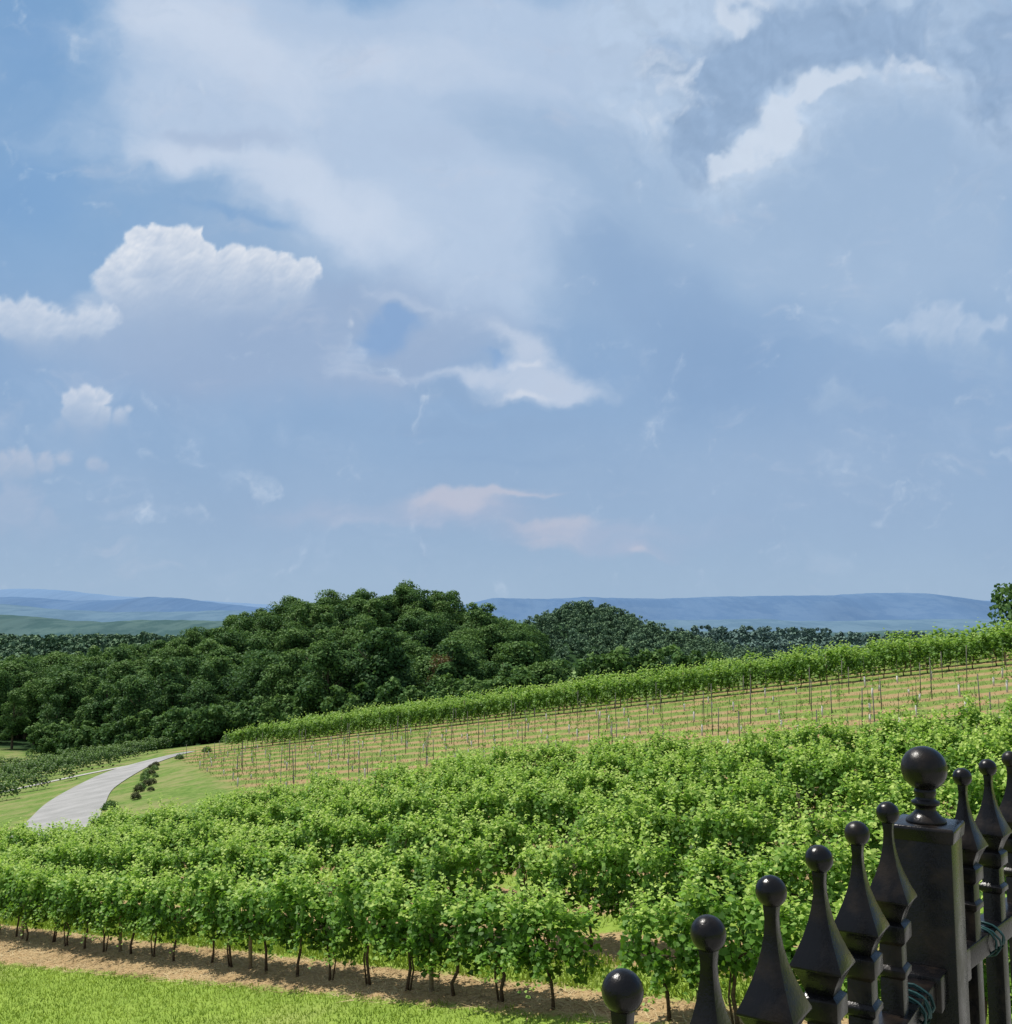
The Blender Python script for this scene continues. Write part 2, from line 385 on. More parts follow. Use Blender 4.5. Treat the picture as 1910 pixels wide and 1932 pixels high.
# young vines
def young(seed):
    r=np.random.default_rng(seed); rr=random.Random(seed)
    s1=tube([(0,0,-.05),(.01*rr.uniform(-1,1),.0,1.40)],[.010,.008],5)
    t1=loft([(-.02,.040),(.45,.040)],8)
    m=18; z=r.uniform(.3,.85,m); C=np.stack([r.normal(0,.08,m),r.normal(0,.07,m),z],1)
    lv=leaves(C,r.normal(0,.5,(m,3))+[0,0,.7],r.uniform(.08,.13,m),np.clip(r.normal(.5,.2,m),0,1))
    return (newmesh('stake',s1[0],s1[1],[STAKE]),newmesh('grow_tube',[(v[0]+.04,v[1],v[2]) for v in t1[0]],t1[1],[TUBEW],True),fastmesh('leaves',lv[0],lv[1],[CREST],lv[2]))
YM=[young(k) for k in range(5)]
ny=0
pst=[]
for k in range(10):
    n=29.4+2.4*k; sl=-40.5-2.0*(n-29.4); s=sl+random.uniform(0,1); i=0
    if n>48: sl=max(sl,-82)
    while s<-3:
        x,y=NS(n,s)
        if abs(x)<.55*y:
            if ny<300 and random.random()<.90:
                st,tb,lf=random.choice(YM); e=bpy.data.objects.new('young_grapevine',None); COL.objects.link(e)
                e.location=(x,y,g(x,y)); e.rotation_euler=(random.uniform(-.06,.06),random.uniform(-.06,.06),random.uniform(0,6)); e.scale=(1,1,random.uniform(.55,1.15))
                e['label']='young vine on a thin stake with a white grow tube'; e['category']='young vine'; e['group']='young vines on stakes in the bare block'
                obj('stake',st,e); obj('leaves',lf,e)
                if random.random()<.7: obj('grow_tube',tb,e)
                ny+=1
            if i%3==(k%3): pst.append((x,y))
        s+=1.85+random.uniform(-.25,.25); i+=1
pv,pf=loft([(-.1,.022),(1.75,.020)],6); TP=newmesh('line_post',pv,pf,[STAKE,],True)
for x,y in pst:
    o=obj('line_post',TP,None,(x+.4,y-.3,g(x,y)),label='tall thin dark line post among young vines',category='post',group='line posts among the young vines')
    o.rotation_euler=(random.uniform(-.03,.03),random.uniform(-.03,.03),0); o.scale=(1,1,random.uniform(.75,1.05))

# ---------------------------------------------------------------- grass tufts / straw
def blades(name,n0,n1,s0,s1,count,h,mat,label,cat='grass',cond=None,flat=False):
    nn=rng.uniform(n0,n1,count); s=rng.uniform(s0,s1,count); x=nn*NX+s*DX; y=nn*NY+s*DY
    keep=(np.abs(x)<.56*y+.5)
    if cond is not None: keep&=cond(x,y,nn,s)
    x=x[keep];y=y[keep]; m=len(x); z=G(x,y)
    hh=rng.uniform(.5,1.2,m)*h; a=rng.uniform(0,6.283,m); lean=rng.normal(0,.45 if not flat else 1.6,(m,2))*hh[:,None]; w=hh*.16
    v=np.empty((m,3,3)); v[:,0]=np.stack([x-np.cos(a)*w,y-np.sin(a)*w,z-.005],1); v[:,1]=np.stack([x+np.cos(a)*w,y+np.sin(a)*w,z-.005],1)
    v[:,2]=np.stack([x+lean[:,0],y+lean[:,1],z+hh*(1 if not flat else .3)],1)
    pt=np.clip(.5+.22*np.sin(x*.9+np.sin(y*1.3)*2)+.18*np.sin(x*3.1+y*2.2)+.12*np.sin(x*7.3-y*5.1)+rng.normal(0,.2,m),0,1)
    me=fastmesh(name,v.reshape(-1,3),np.arange(m*3).reshape(m,3),[mat],np.repeat(pt,3)); obj(name,me,kind='stuff',label=label,category=cat)
def edge(s): return np.clip(12.99+.068*s,11.15,12.5)
blades('grass',7.0,12.5,-36,2.0,110000,.065,GRASSM,'short bright green mown grass beside the vineyard',cond=lambda x,y,n,s:n<edge(s)+.08*np.sin(s*4)+.08*np.sin(s*9.3))
blades('grass',13.3,14.6,-34,-2,18000,.12,GRASSM,'green grass strip between the vine rows')
blades('grass',15.8,28,-42,0,30000,.12,GRASSM,'green grass strips between the vine rows',cond=lambda x,y,n,s:(np.abs(((n-12.6)/2.4+.5)%1-.5)>.27)&(s>1.6*n-69.5))
blades('grass',29,53,-86,-3,28000,.13,WEED,'rough grass and weeds between the young vines',cond=lambda x,y,n,s:(np.abs(((n-12.6)/2.4+.5)%1-.5)>.12+.12*np.sin(s*.5+n))&(s>-41-2.0*(n-29.4)))
blades('straw_litter',11.2,13.3,-36,-1,30000,.09,STRAW,'dry straw and clippings under the vines','straw',flat=True,cond=lambda x,y,n,s:n>edge(s)-.1)

# ---------------------------------------------------------------- trees
def crown(seed,H=16,R=4.3,lobes=20,per=120,size=.62,zlo=.30):
    r=np.random.default_rng(seed); C=[];Nn=[];S=[];T=[]
    zc=H*(.5+zlo/2)-.3; rz=H*(1-zlo)/2
    for k in range(lobes):
        while True:
            p=r.uniform(-1,1,3)
            if .15<np.linalg.norm(p)<1: break
        lr=r.uniform(.22,.40)*R
        tap=(1-.30*max(p[2],0))
        c=np.array([p[0]*(R-lr*.6)*tap,p[1]*(R-lr*.6)*tap,zc+p[2]*(rz-lr*.75)])
        d=r.normal(size=(per,3)); d[:,2]=d[:,2]*1+.35; d/=np.linalg.norm(d,axis=1,keepdims=True)
        q=r.uniform(.62,1.20,per)[:,None]
        C.append(c+d*q*lr*[1,1,.8]); Nn.append(d*.7+r.normal(0,.5,(per,3))+[0,-.0,.5]); S.append(r.uniform(.6,1.3,per)*size)
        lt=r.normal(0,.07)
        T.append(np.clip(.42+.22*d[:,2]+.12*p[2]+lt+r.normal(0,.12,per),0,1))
    return leaves(np.vstack(C),np.vstack(Nn),np.concatenate(S),np.concatenate(T),fold=.15,aspect=1.0)
def trunkvf(seed,H=16):
    r=random.Random(seed); parts=[tube([(0,0,-.6),(.1,0,H*.25),(r.uniform(-.3,.3),r.uniform(-.3,.3),H*.55),(0,0,H*.85)],[.34,.26,.18,.06],7)]
    for k in range(6):
        z=H*r.uniform(.25,.6); a=r.uniform(0,6.28); L=r.uniform(1.8,3.2)
        parts.append(tube([(0,0,z),(math.cos(a)*L*.5,math.sin(a)*L*.5,z+L*.4),(math.cos(a)*L,math.sin(a)*L,z+L)],[.12,.08,.03],5))
    return merge(parts)
NV=13
TV=[]
for k in range(NV):
    R=[4.2,4.8,3.6,4.4,5.2,3.9,4.6,4.0,5.0,3.4,4.9,4.1,3.8][k]
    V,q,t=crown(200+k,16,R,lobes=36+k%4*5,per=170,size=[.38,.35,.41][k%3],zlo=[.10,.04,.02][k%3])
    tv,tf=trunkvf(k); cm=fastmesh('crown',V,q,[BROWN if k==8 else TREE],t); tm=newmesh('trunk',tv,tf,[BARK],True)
    TV.append((cm,tm,V,q,t,tv,tf))
def joined(k):
    cm,tm,V,q,t,tv,tf=TV[k]; tv=np.array([tuple(v) for v in tv]); 
    tq=np.array([f for f in tf if len(f)==4]); VV=np.vstack([V,tv]); QQ=np.vstack([q,tq+len(V)])
    mi=np.concatenate([np.zeros(len(q)),np.ones(len(tq))])
    return fastmesh('woodland_tree',VV,QQ,[TREE,BARK],np.concatenate([t,np.full(len(tv),.5)]),mi)
KS=[k for k in range(NV) if k!=8]
JM={k:joined(k) for k in KS}
cands=[]
sp=6.1
for yy in np.arange(95,330,sp):
    for xx in np.arange(-190,60,sp):
        x=xx+random.uniform(-.42,.42)*sp; y=yy+random.uniform(-.42,.42)*sp
        n=x*NX+y*NY; u=x/y
        if n<69 or u<-.60: continue
        if u>(.075 if y<170 else .03): continue
        if x>-34 and y<108: continue
        if y>270 and random.random()<.5: continue
        cands.append((math.hypot(x,y),x,y,n))
cands.sort()
cnt=0; extra=[]
for d,x,y,n in cands:
    sc=random.uniform(.80,1.04)
    if n<74: sc*=.8
    if y<175: sc*=.88
    if x<-60: sc*=.92
    if cnt<300:
        front=cnt<110; k=random.choice(KS)
        z=g(x,y)-.3
        if front:
            e=bpy.data.objects.new('woodland_tree',None); COL.objects.link(e); e.location=(x,y,z)
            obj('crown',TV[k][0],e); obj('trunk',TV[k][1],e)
        else:
            e=obj('woodland_tree',JM[k],None,(x,y,z))
        e.rotation_euler=(0,0,random.uniform(0,6.28)); e.scale=(sc*random.uniform(.98,1.28),sc*random.uniform(.98,1.28),sc)
        e['label']='broadleaf tree with dark green rounded crown in dense wood'; e['category']='tree'; e['group']='broadleaf trees of the wooded hill'
        cnt+=1
    else: extra.append((x,y,sc))
e=bpy.data.objects.new('rusty_tree',None); COL.objects.link(e); e.location=(-6.6,120,g(-6.6,120)+1.0); e.scale=(.55,.55,.86)
obj('crown',TV[8][0],e); obj('trunk',TV[8][1],e); e['label']='thin tree with rusty brown dying leaves at the wood edge'; e['category']='tree'
V,q,t=crown(777,16,4.6,lobes=50,per=190,size=.34,zlo=.05)
e=bpy.data.objects.new('broadleaf_tree',None); COL.objects.link(e); e.location=(42.7,80,g(42.7,80)); hh=(5.6-g(42.7,80))/15.4; e.scale=(1.0,1.0,hh)
obj('crown',fastmesh('crown',V,q,[TREE],t),e); obj('trunk',TV[4][1],e); e['label']='leafy green tree standing behind the vineyard crest'; e['category']='tree'

def wood(name,pts,mat,per,size,label,lobes=9):
    base=[crown(400+k,14,4.4,lobes=lobes,per=per,size=size,zlo=.02) for k in range(6)]; VV=[];QQ=[];TT=[];o=0
    for x,y,sc in pts:
        V,q,t=base[random.randrange(6)]; a=random.uniform(0,6.28); c,s=math.cos(a),math.sin(a)
        VV.append(np.stack([(V[:,0]*c-V[:,1]*s)*sc+x,(V[:,0]*s+V[:,1]*c)*sc+y,V[:,2]*sc+g(x,y)-1*sc],1)); QQ.append(q+o); TT.append(np.clip(t+random.uniform(-.18,.18),0,1)); o+=len(V)
    me=fastmesh(name,np.vstack(VV),np.vstack(QQ),[mat],np.concatenate(TT)); obj(name,me,kind='stuff',label=label,category='wood')
wood('woodland',[(x,y,sc*1.12) for x,y,sc in extra] or [(0,300,1)],TREE,70,.62,'dense dark green broadleaf wood on the back of the hill',lobes=22)
pts=[]
for _ in range(560):
    n=random.uniform(66.0,72); s=random.uniform(-150,-40); x,y=NS(n,s)
    if x>-33 and n<69: continue
    if x<-.6*y: continue
    pts.append((x,y,random.uniform(.18,.45)))
wood('undergrowth',pts,TREE,60,.85,'low leafy undergrowth along the edge of the wood')
pts=[]
while len(pts)<1050:
    y=random.uniform(380,550); x=random.gauss(46,44)
    if math.hypot(x-34,y-362)<27 or x<-35: continue
    pts.append((x,y,random.uniform(.50,.74)))
while len(pts)<1200:
    y=random.uniform(300,420); u=random.uniform(.09,.34); x=u*y
    if math.hypot(x-34,y-362)<28: continue
    pts.append((x,y,random.uniform(.5,.8)))
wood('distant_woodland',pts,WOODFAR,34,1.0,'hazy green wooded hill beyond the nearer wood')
pts=[]
for _ in range(1300):
    y=random.uniform(560,980); x=random.uniform(.04,.58)*y
    if math.sin(x*.03)+math.sin(y*.021)>.9: continue
    pts.append((x,y,random.uniform(.5,1.15)))
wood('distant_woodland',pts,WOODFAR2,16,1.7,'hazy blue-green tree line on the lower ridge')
pts=[]
for _ in range(1500):
    y=random.uniform(330,1150); x=-random.uniform(.12,.60)*y
    if y>560 and math.sin(x*.02)+math.sin(y*.015+1)>.7: continue
    pts.append((x,y,random.uniform(.6,1.1)))
wood('distant_woodland',pts,WOODFAR,16,1.8,'hazy green woods in the valley beyond')
pts=[]
for _ in range(1600):
    y=random.uniform(1200,2300); x=-random.uniform(.22,.60)*y
    if math.sin(x*.012)+math.sin(y*.009+1)>.6: continue
    pts.append((x,y,random.uniform(1.0,1.8)))
wood('distant_woodland',pts,WOODFAR2,8,3.2,'hazy patches of woodland across the far valley')
def conifer(seed):
    r=np.random.default_rng(seed); m=900; z=r.uniform(.05,1,m)**.9; rad_=(1-z)*2.1*(.75+.35*np.abs(np.sin(z*26))); a=r.uniform(0,6.28,m)
    C=np.stack([np.cos(a)*rad_,np.sin(a)*rad_,z*10+.3],1); N_=np.stack([np.cos(a),np.sin(a),np.full(m,.5)],1)+r.normal(0,.3,(m,3))
    V,Q,t=leaves(C,N_,r.uniform(.4,.8,m),np.clip(r.normal(.4,.2,m),0,1)); return fastmesh('crown',V,Q,[CONIFER],t)
KM=[conifer(k) for k in range(3)]; kv,kf=tube([(0,0,-.5),(0,0,9.6)],[.18,.03],6); KT=newmesh('trunk',kv,kf,[BARK])
for i in range(18):
    u=.080+i*.0058+random.uniform(-.002,.002); y=random.uniform(196,214); x=u*y
    e=bpy.data.objects.new('conifer_tree',None); COL.objects.link(e); e.location=(x,y,g(x,y)); s=random.uniform(.95,1.35); e.scale=(s,s,s)
    e['label']='dark narrow conifer in a planted line'; e['category']='conifer'; e['group']='conifers in a planted line'
    obj('crown',random.choice(KM),e); obj('trunk',KT,e)

def shrub(seed,mat):
    r=np.random.default_rng(seed); m=420; d=r.normal(size=(m,3)); d[:,2]=np.abs(d[:,2]); d/=np.linalg.norm(d,axis=1,keepdims=True)
    q=r.uniform(.6,1.05,m)[:,None]; C=d*q*[.6,.6,.75]+[0,0,.12]
    V,Q,t=leaves(C,d+r.normal(0,.4,(m,3)),r.uniform(.09,.18,m),np.clip(.3+.4*d[:,2]+r.normal(0,.12,m),0,1)); return fastmesh('shrub',V,Q,[mat],t)
SH=[shrub(1,PLUM),shrub(2,PLUM),shrub(3,VDARK),shrub(4,TREE)]
for i in range(18):
    t=i/17; x=-21.9-9.0*t+random.uniform(-.5,.5); y=62+27*t+random.uniform(-.8,.8); k=random.choice((0,1,2,2))
    o=obj('shrub',SH[k],None,(x,y,g(x,y)),label='low dark plum-brown shrub beside the road' if k<2 else 'low green shrub beside the road',category='shrub',group='shrubs along the road'); z=random.uniform(.32,.6); o.scale=(z*1.1,z*1.1,z*.95)
for x,y,s in((-22.2,57.5,.85),(-23.0,59.5,.6),(-29,105.5,1.1),(-27.6,103.6,1.0),(-26,105.5,1.0),(-24.5,100,.7),(-29.8,93,.7),(-28.2,96,.8)):
    o=obj('shrub',SH[3],None,(x,y,g(x,y)),label='round dark green shrub beside the road',category='shrub',group='shrubs along the road'); o.scale=[s,s,s*.8]

# ---------------------------------------------------------------- mountains
def hazemat(name,c1,c2,scale,c3=None,s3=.02):  # ridge colours with the aerial haze baked in
    m,N,out=material(name); ge=N.n.new('ShaderNodeNewGeometry'); P=ge.outputs['Position']; a=N.noise(P,scale,4,.6)
    c=N.mix(N.ss(a,.3,.7),c1,c2)
    if c3: c=N.mix(N.ss(N.noise(N.vmath('MULTIPLY',P,(1,.35,3)),s3,5,.7),.42,.58),c,c3)
    principled(N,out,c,1,.0); return m
def ridge(name,d,prof,depth,mat,label,seed,rough=1.0):
    us=np.linspace(prof[0][0],prof[-1][0],520); hs=np.interp(us,[p[0] for p in prof],[p[1] for p in prof])*d
    r=np.random.default_rng(seed); nz=np.zeros_like(us)
    for f,a in((9,1),(21,.5),(47,.32),(110,.22),(230,.16),(410,.12)): nz+=a*np.sin(us*f*2+r.uniform(0,6)+np.sin(us*f+r.uniform(0,6)))
    hs=hs+nz*d*.0010*rough
    rows=12; V=[];F=[]
    for k in range(rows*2+1):
        t=(k-rows)/rows; yy=d+t*depth; w=math.cos(t*math.pi/2)**1.1 if abs(t)<1 else 0
        for i,u in enumerate(us):
            base=-75; rid=.10*math.sin(u*60+seed)*(1-w)*w*4
            V.append((u*d,yy+depth*.12*math.sin(u*35+seed)*(1-w),base+(hs[i]-base)*max(0,w+rid*.5)))
    m=len(us)
    for k in range(rows*2):
        for i in range(m-1): F.append((k*m+i,k*m+i+1,(k+1)*m+i+1,(k+1)*m+i))
    me=newmesh(name,V,F,[mat],True); obj(name,me,kind='structure',label=label,category='mountain')
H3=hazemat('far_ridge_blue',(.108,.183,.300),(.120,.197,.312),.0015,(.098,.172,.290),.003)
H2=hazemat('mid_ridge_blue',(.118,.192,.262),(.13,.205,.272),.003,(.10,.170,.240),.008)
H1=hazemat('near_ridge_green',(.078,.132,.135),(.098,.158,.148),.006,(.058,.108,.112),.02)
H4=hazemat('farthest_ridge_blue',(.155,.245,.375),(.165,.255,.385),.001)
def pf_(L): return [((px-955)/1885,(1164-py)/1885) for px,py in L]
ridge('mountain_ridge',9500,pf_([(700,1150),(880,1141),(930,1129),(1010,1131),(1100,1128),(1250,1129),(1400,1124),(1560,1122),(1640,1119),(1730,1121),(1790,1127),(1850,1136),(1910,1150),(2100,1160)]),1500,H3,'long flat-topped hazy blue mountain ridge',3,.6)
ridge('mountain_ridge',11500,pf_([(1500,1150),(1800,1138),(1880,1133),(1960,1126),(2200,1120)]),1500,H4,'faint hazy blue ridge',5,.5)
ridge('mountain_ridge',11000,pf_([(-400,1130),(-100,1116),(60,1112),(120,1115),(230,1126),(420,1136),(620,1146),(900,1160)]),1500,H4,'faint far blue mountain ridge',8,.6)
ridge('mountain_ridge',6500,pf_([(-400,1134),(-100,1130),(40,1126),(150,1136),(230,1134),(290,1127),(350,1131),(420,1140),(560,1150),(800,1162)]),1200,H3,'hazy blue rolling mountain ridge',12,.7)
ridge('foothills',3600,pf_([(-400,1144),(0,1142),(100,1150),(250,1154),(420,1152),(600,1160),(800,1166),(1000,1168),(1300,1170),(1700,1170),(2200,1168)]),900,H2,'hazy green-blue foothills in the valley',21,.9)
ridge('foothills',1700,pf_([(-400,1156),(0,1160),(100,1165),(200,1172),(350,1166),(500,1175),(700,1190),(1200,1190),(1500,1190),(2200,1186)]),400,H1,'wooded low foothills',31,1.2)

# ---------------------------------------------------------------- fence
D0=.576
def ironmat():
    m,N,out=material('black_iron_paint')
    ge=N.n.new('ShaderNodeNewGeometry'); a=N.noise(ge.outputs['Position'],260,3,.65); b=N.noise(ge.outputs['Position'],25,4,.6)
    c=N.mix(N.ss(b,.42,.75,0,.9),(.004,.004,.005),(.022,.015,.010))
    principled(N,out,c,N.ss(b,.3,.7,.20,.38),.27,0,a,.45,.0009); return m
IRON=ironmat()
def sphere(cx,cy,cz,r,seg=28,rings=16,sz=1.0):
    V=[];F=[]
    for i in range(rings+1):
        ph=math.pi*i/rings
        for k in range(seg):
            t=2*math.pi*k/seg; V.append((cx+r*math.sin(ph)*math.cos(t),cy+r*math.sin(ph)*math.sin(t),cz+r*sz*math.cos(ph)))
    for i in range(rings):
        for k in range(seg): F.append((i*seg+k,(i+1)*seg+k,(i+1)*seg+(k+1)%seg,i*seg+(k+1)%seg))
    return V,F
def bev(me,w):
    import bmesh
    bm=bmesh.new(); bm.from_mesh(me); bmesh.ops.remove_doubles(bm,verts=bm.verts,dist=1e-6)
    bmesh.ops.recalc_face_normals(bm,faces=bm.faces)
    ed=[e for e in bm.edges if len(e.link_faces)==2 and e.calc_face_angle()>.5]
    bmesh.ops.bevel(bm,geom=ed,offset=w,segments=2,affect='EDGES',profile=.5,clamp_overlap=True)
    bm.to_mesh(me); bm.free()
    me.polygons.foreach_set('use_smooth',[True]*len(me.polygons))
    try: me.set_sharp_from_angle(angle=math.radians(35))
    except Exception: pass
FB=-1.46
prof=[(-.010,.0054),(-.020,.0046),(-.030,.0050),(-.042,.0067),(-.054,.0093),(-.066,.0131),(-.078,.0177),(-.0885,.0224),(-.0905,.0226),(-.0920,.0205),(-.103,.0150),(-.114,.0113)]
F_me=newmesh('finial',*loft(prof,4),[IRON]); bev(F_me,.0004)
B_me=newmesh('ball',*sphere(0,0,0,.0122),[IRON],True)
collar=merge([loft([(-.112,.0112),(-.116,.0164),(-.132,.0164),(-.137,.0120)],4),loft([(-.134,.0116),(FB+.2146,.0116)],4),loft([(-.158,.0118),(-.162,.0154),(-.168,.0154),(-.172,.0118)],4)])
P_me=newmesh('picket',*collar,[IRON]); bev(P_me,.0006)
zb=-.3725*D0
def campos(X,dep):
    dn=(ST*dep*D0-zb)/CT
    return X*D0, CT*dep*D0+ST*dn*1.0
fence=bpy.data.objects.new('iron_fence',None); COL.objects.link(fence)
fence['label']='black iron picket fence with ball-topped spear finials and square post'; fence['category']='fence'
secA=[campos(.1167+.1226*k,1+.182*k) for k in range(-3,6)]
secB=[campos(1.067+.130*k,2.337+.146*k) for k in range(0,6)]
post=campos(.914,2.18)
rotA=math.atan2(secA[-1][1]-secA[0][1],secA[-1][0]-secA[0][0]); rotB=math.atan2(secB[-1][1]-secB[0][1],secB[-1][0]-secB[0][0])
fence.location=(post[0],post[1],FB)
def child(name,me,x,y,z,rot):
    o=obj(name,me,fence); o.location=Vector((x,y,z))-Vector((post[0],post[1],FB)); o.rotation_euler=(0,0,rot); return o
for (lst,rot) in((secA,rotA),(secB,rotB)):
    for x,y in lst:
        p=child('picket',P_me,x,y,zb,rot)
        obj('finial',F_me,p); obj('ball',B_me,p)
hw=.0345
me=newmesh('post',*loft([(FB,hw),(-.268,hw)],4),[IRON]); bev(me,.002)
po=child('post',me,post[0],post[1],0,rotA); po.location.z=-FB
cap=newmesh('post_cap',*loft([(-.273,.0368),(-.2585,.0385),(-.255,.0370)],4),[IRON]); bev(cap,.0012); obj('post_cap',cap,po)
bz=-.1895
fin=merge([sphere(0,0,bz,.0275,40,24),loft([(-.256,.0245),(-.2515,.0235),(-.246,.0170),(-.241,.0125),(-.236,.0118),(-.2335,.0165),(-.2300,.0170),(-.2275,.0125),(-.224,.0110),(-.219,.0135),(-.212,.012)],28)])
fm=newmesh('ball_finial',*fin,[IRON],True); obj('ball_finial',fm,po)
def rail(a,b,z,h=.014,w=.018,name='rail'):
    a=Vector((a[0],a[1],z));b=Vector((b[0],b[1],z)); d=b-a; L=d.length; ro=math.atan2(d.y,d.x)
    me=newmesh(name,*boxvf(0,0,0,L/2,w,h),[IRON]); bev(me,.002); c=(a+b)/2
    return child(name,me,c.x,c.y,z,ro)
dA=Vector((math.cos(rotA),math.sin(rotA))); dB=Vector((math.cos(rotB),math.sin(rotB)))
pA=Vector(post)-dA*(hw+.001); pB=Vector(post)+dB*(hw+.003)
zr=-.437
rail(secA[0],pA,zr); rail(pB,secB[-1],zr); rail(secA[0],pA,-1.33); rail(pB,secB[-1],-1.33)
def bracket(c,rot,z):
    me=newmesh('rail_bracket',*boxvf(0,0,0,.020,.024,.020),[IRON]); bev(me,.003); child('rail_bracket',me,c.x,c.y,z,rot)
bracket(Vector(post)-dA*(hw+.019),rotA,zr-.001); bracket(Vector(post)+dB*(hw+.017),rotB,zr-.001)
def cable(name,c,rot,z,turns,span,seed):
    r=random.Random(seed); pts=[]; m=turns*22
    for i in range(m+1):
        t=i/m; a=t*turns*2*math.pi; R=.0232+.0018*math.sin(t*9+seed)+.0010*r.uniform(-1,1)
        x=(t-.5)*span+.005*math.sin(a*.5+.7); y=R*math.cos(a); zz=R*math.sin(a)*.82
        pts.append((c[0]+x*math.cos(rot)-y*math.sin(rot),c[1]+x*math.sin(rot)+y*math.cos(rot),z+zz))
    e0=pts[0]; pts=[(e0[0]-.01*math.cos(rot),e0[1]-.01*math.sin(rot),e0[2]-.04)]+pts
    V,F=tube(pts,[.0015]*len(pts),7); me=newmesh(name,V,F,[CABLE],True)
    obj(name,me,label='dark teal cable wound in loops around the fence rail',category='cable',group='cables wound on the fence rail')
ca=Vector(secA[-1])+dA*.056; cable('coiled_cable',ca,rotA,zr,6,.060,2)
cb=(Vector(secB[0])+Vector(secB[1]))/2; cable('coiled_cable',cb,rotB,zr,4,.050,4)
nA=Vector((dA.y,-dA.x)) ; nB=Vector((dB.y,-dB.x))
a0=Vector(secA[0])-dA*4.0-nA*.10; a1=Vector(post)-nA*.08; b1=Vector(post)+dB*7-nB*.10
poly=[a0,a1,b1,b1+nB*7,a0+nA*9]
def prism(poly,z0,z1):
    n=len(poly); V=[(p.x,p.y,z0) for p in poly]+[(p.x,p.y,z1) for p in poly]
    return V,[tuple(range(n)),tuple(range(n,2*n))[::-1]]+[(i,(i+1)%n,n+(i+1)%n,n+i) for i in range(n)]
me=newmesh('terrace',*prism(poly,FB-.12,FB),[CONC]); obj('terrace',me,kind='structure',label='concrete terrace slab the fence stands on',category='terrace')
inner=[p+( (sum(poly,Vector((0,0)))/5-p).normalized()*.06) for p in poly]
me=newmesh('retaining_wall',*prism(inner,-8,FB-.123),[STONE]); obj('retaining_wall',me,kind='structure',label='stone retaining wall under the terrace',category='wall')

# ---------------------------------------------------------------- sky backdrop (far dome segment with cloud field)
SUN_EL,SUN_AZ=math.radians(60),math.radians(-54)
az=np.radians(np.concatenate([np.arange(-85,-34,1.0),np.arange(-34,34,.075),np.arange(34,86,1.0)]))
elv=np.radians(np.concatenate([[-1.2],np.arange(-.4,35,.075),np.arange(35,49,1.0)]))
AZ,EL=np.meshgrid(az,elv)
Yc=np.maximum(np.cos(AZ),.12); PX=np.sin(AZ)/Yc; PZ=np.tan(EL)/Yc
dep=CT+ST*PZ; XX=955+1885*PX/dep; YY=966+1885*(ST-PZ*CT)/dep   # cloud-chart coordinates
XX=np.clip(XX,-2500,4400); YY=np.clip(YY,-1500,1300)
_tabs={}
def vnoise(x,y,seed):
    if seed not in _tabs: _tabs[seed]=np.random.default_rng(seed).random((256,256))
    T=_tabs[seed]; xi=np.floor(x).astype(int); yi=np.floor(y).astype(int); fx=x-xi; fy=y-yi
    fx=fx**3*(fx*(fx*6-15)+10); fy=fy**3*(fy*(fy*6-15)+10)
    a=T[yi&255,xi&255]; b=T[yi&255,(xi+1)&255]; c=T[(yi+1)&255,xi&255]; d=T[(yi+1)&255,(xi+1)&255]
    return (a*(1-fx)+b*fx)*(1-fy)+(c*(1-fx)+d*fx)*fy
def fbm(x,y,scale,octv=6,seed=1,gain=.52,billow=False):
    s=0;amp=1;tot=0;cx,sx_=math.cos(.6),math.sin(.6); u=x/scale+17.3;v=y/scale+5.1
    for o in range(octv):
        n=vnoise(u,v,seed*31+o)
        if billow: n=1-np.abs(2*n-1)
        s=s+amp*n; tot+=amp; amp*=gain; u,v=(u*cx-v*sx_)*2.03+11.7,(u*sx_+v*cx)*2.03+3.9
    return s/tot
def sm(a,b,x):
    t=np.clip((x-a)/(b-a),0,1); return t*t*(3-2*t)
def q2(X,Y,b):
    cx,cy,rx,ry=b[:4]; r=math.radians(b[4] if len(b)>4 else 0); dx=X-cx; dy=Y-cy
    return ((dx*math.cos(r)+dy*math.sin(r))/rx)**2+((-dx*math.sin(r)+dy*math.cos(r))/ry)**2   # rot>0 = clockwise in chart
def ga(X,Y,L):
    s=0
    for b in L: s=s+(b[5] if len(b)>5 else 1)*np.power(.25,q2(X,Y,b))
    return s
w1x=(fbm(XX,YY,420,4,3)-.5); w1y=(fbm(XX,YY,420,4,4)-.5); w2x=(fbm(XX,YY,95,5,5)-.5); w2y=(fbm(XX,YY,95,5,6)-.5)
XW=XX+260*w1x+80*w2x; YW=YY+150*w1y+60*w2y
XS=XX+80*w2x+60*w1x; YS=YY+60*w2y+40*w1y
XT=XX+150*w2x+60*w1x; YT=YY+120*w2y+40*w1y
def streakn(rot,sc,seed,st=4.0):
    c,s=math.cos(math.radians(rot)),math.sin(math.radians(rot)); u=XW*c+YW*s; v=-XW*s+YW*c
    return fbm(u/st,v,sc,6,seed,.56)
st1=streakn(14,75,11,2.8); st2=streakn(-4,40,12,4.5); soft=fbm(XX,YY,380,4,13); puff=fbm(XS,YS,120,7,14,.58); bil=fbm(XX+30*w2x,YY+30*w2y,46,5,15,.5,True)
big=fbm(XW,YW,210,6,16,.55); rag=fbm(XT,YT,70,7,17,.6)
def c(*v): return np.array(v,float)/255.
ky=[-1500,0,400,700,950,1100,1300]; img=np.stack([np.interp(YY,ky,[p[k]/255. for p in((112,150,196),(127,165,206),(130,167,207),(139,170,207),(150,177,208),(158,183,209),(160,184,209))]) for k in range(3)],-1)
def mixc(col,m,op=1.0):
    global img
    m=np.clip(m*op,0,1)[...,None]; img=img*(1-m)+col*m
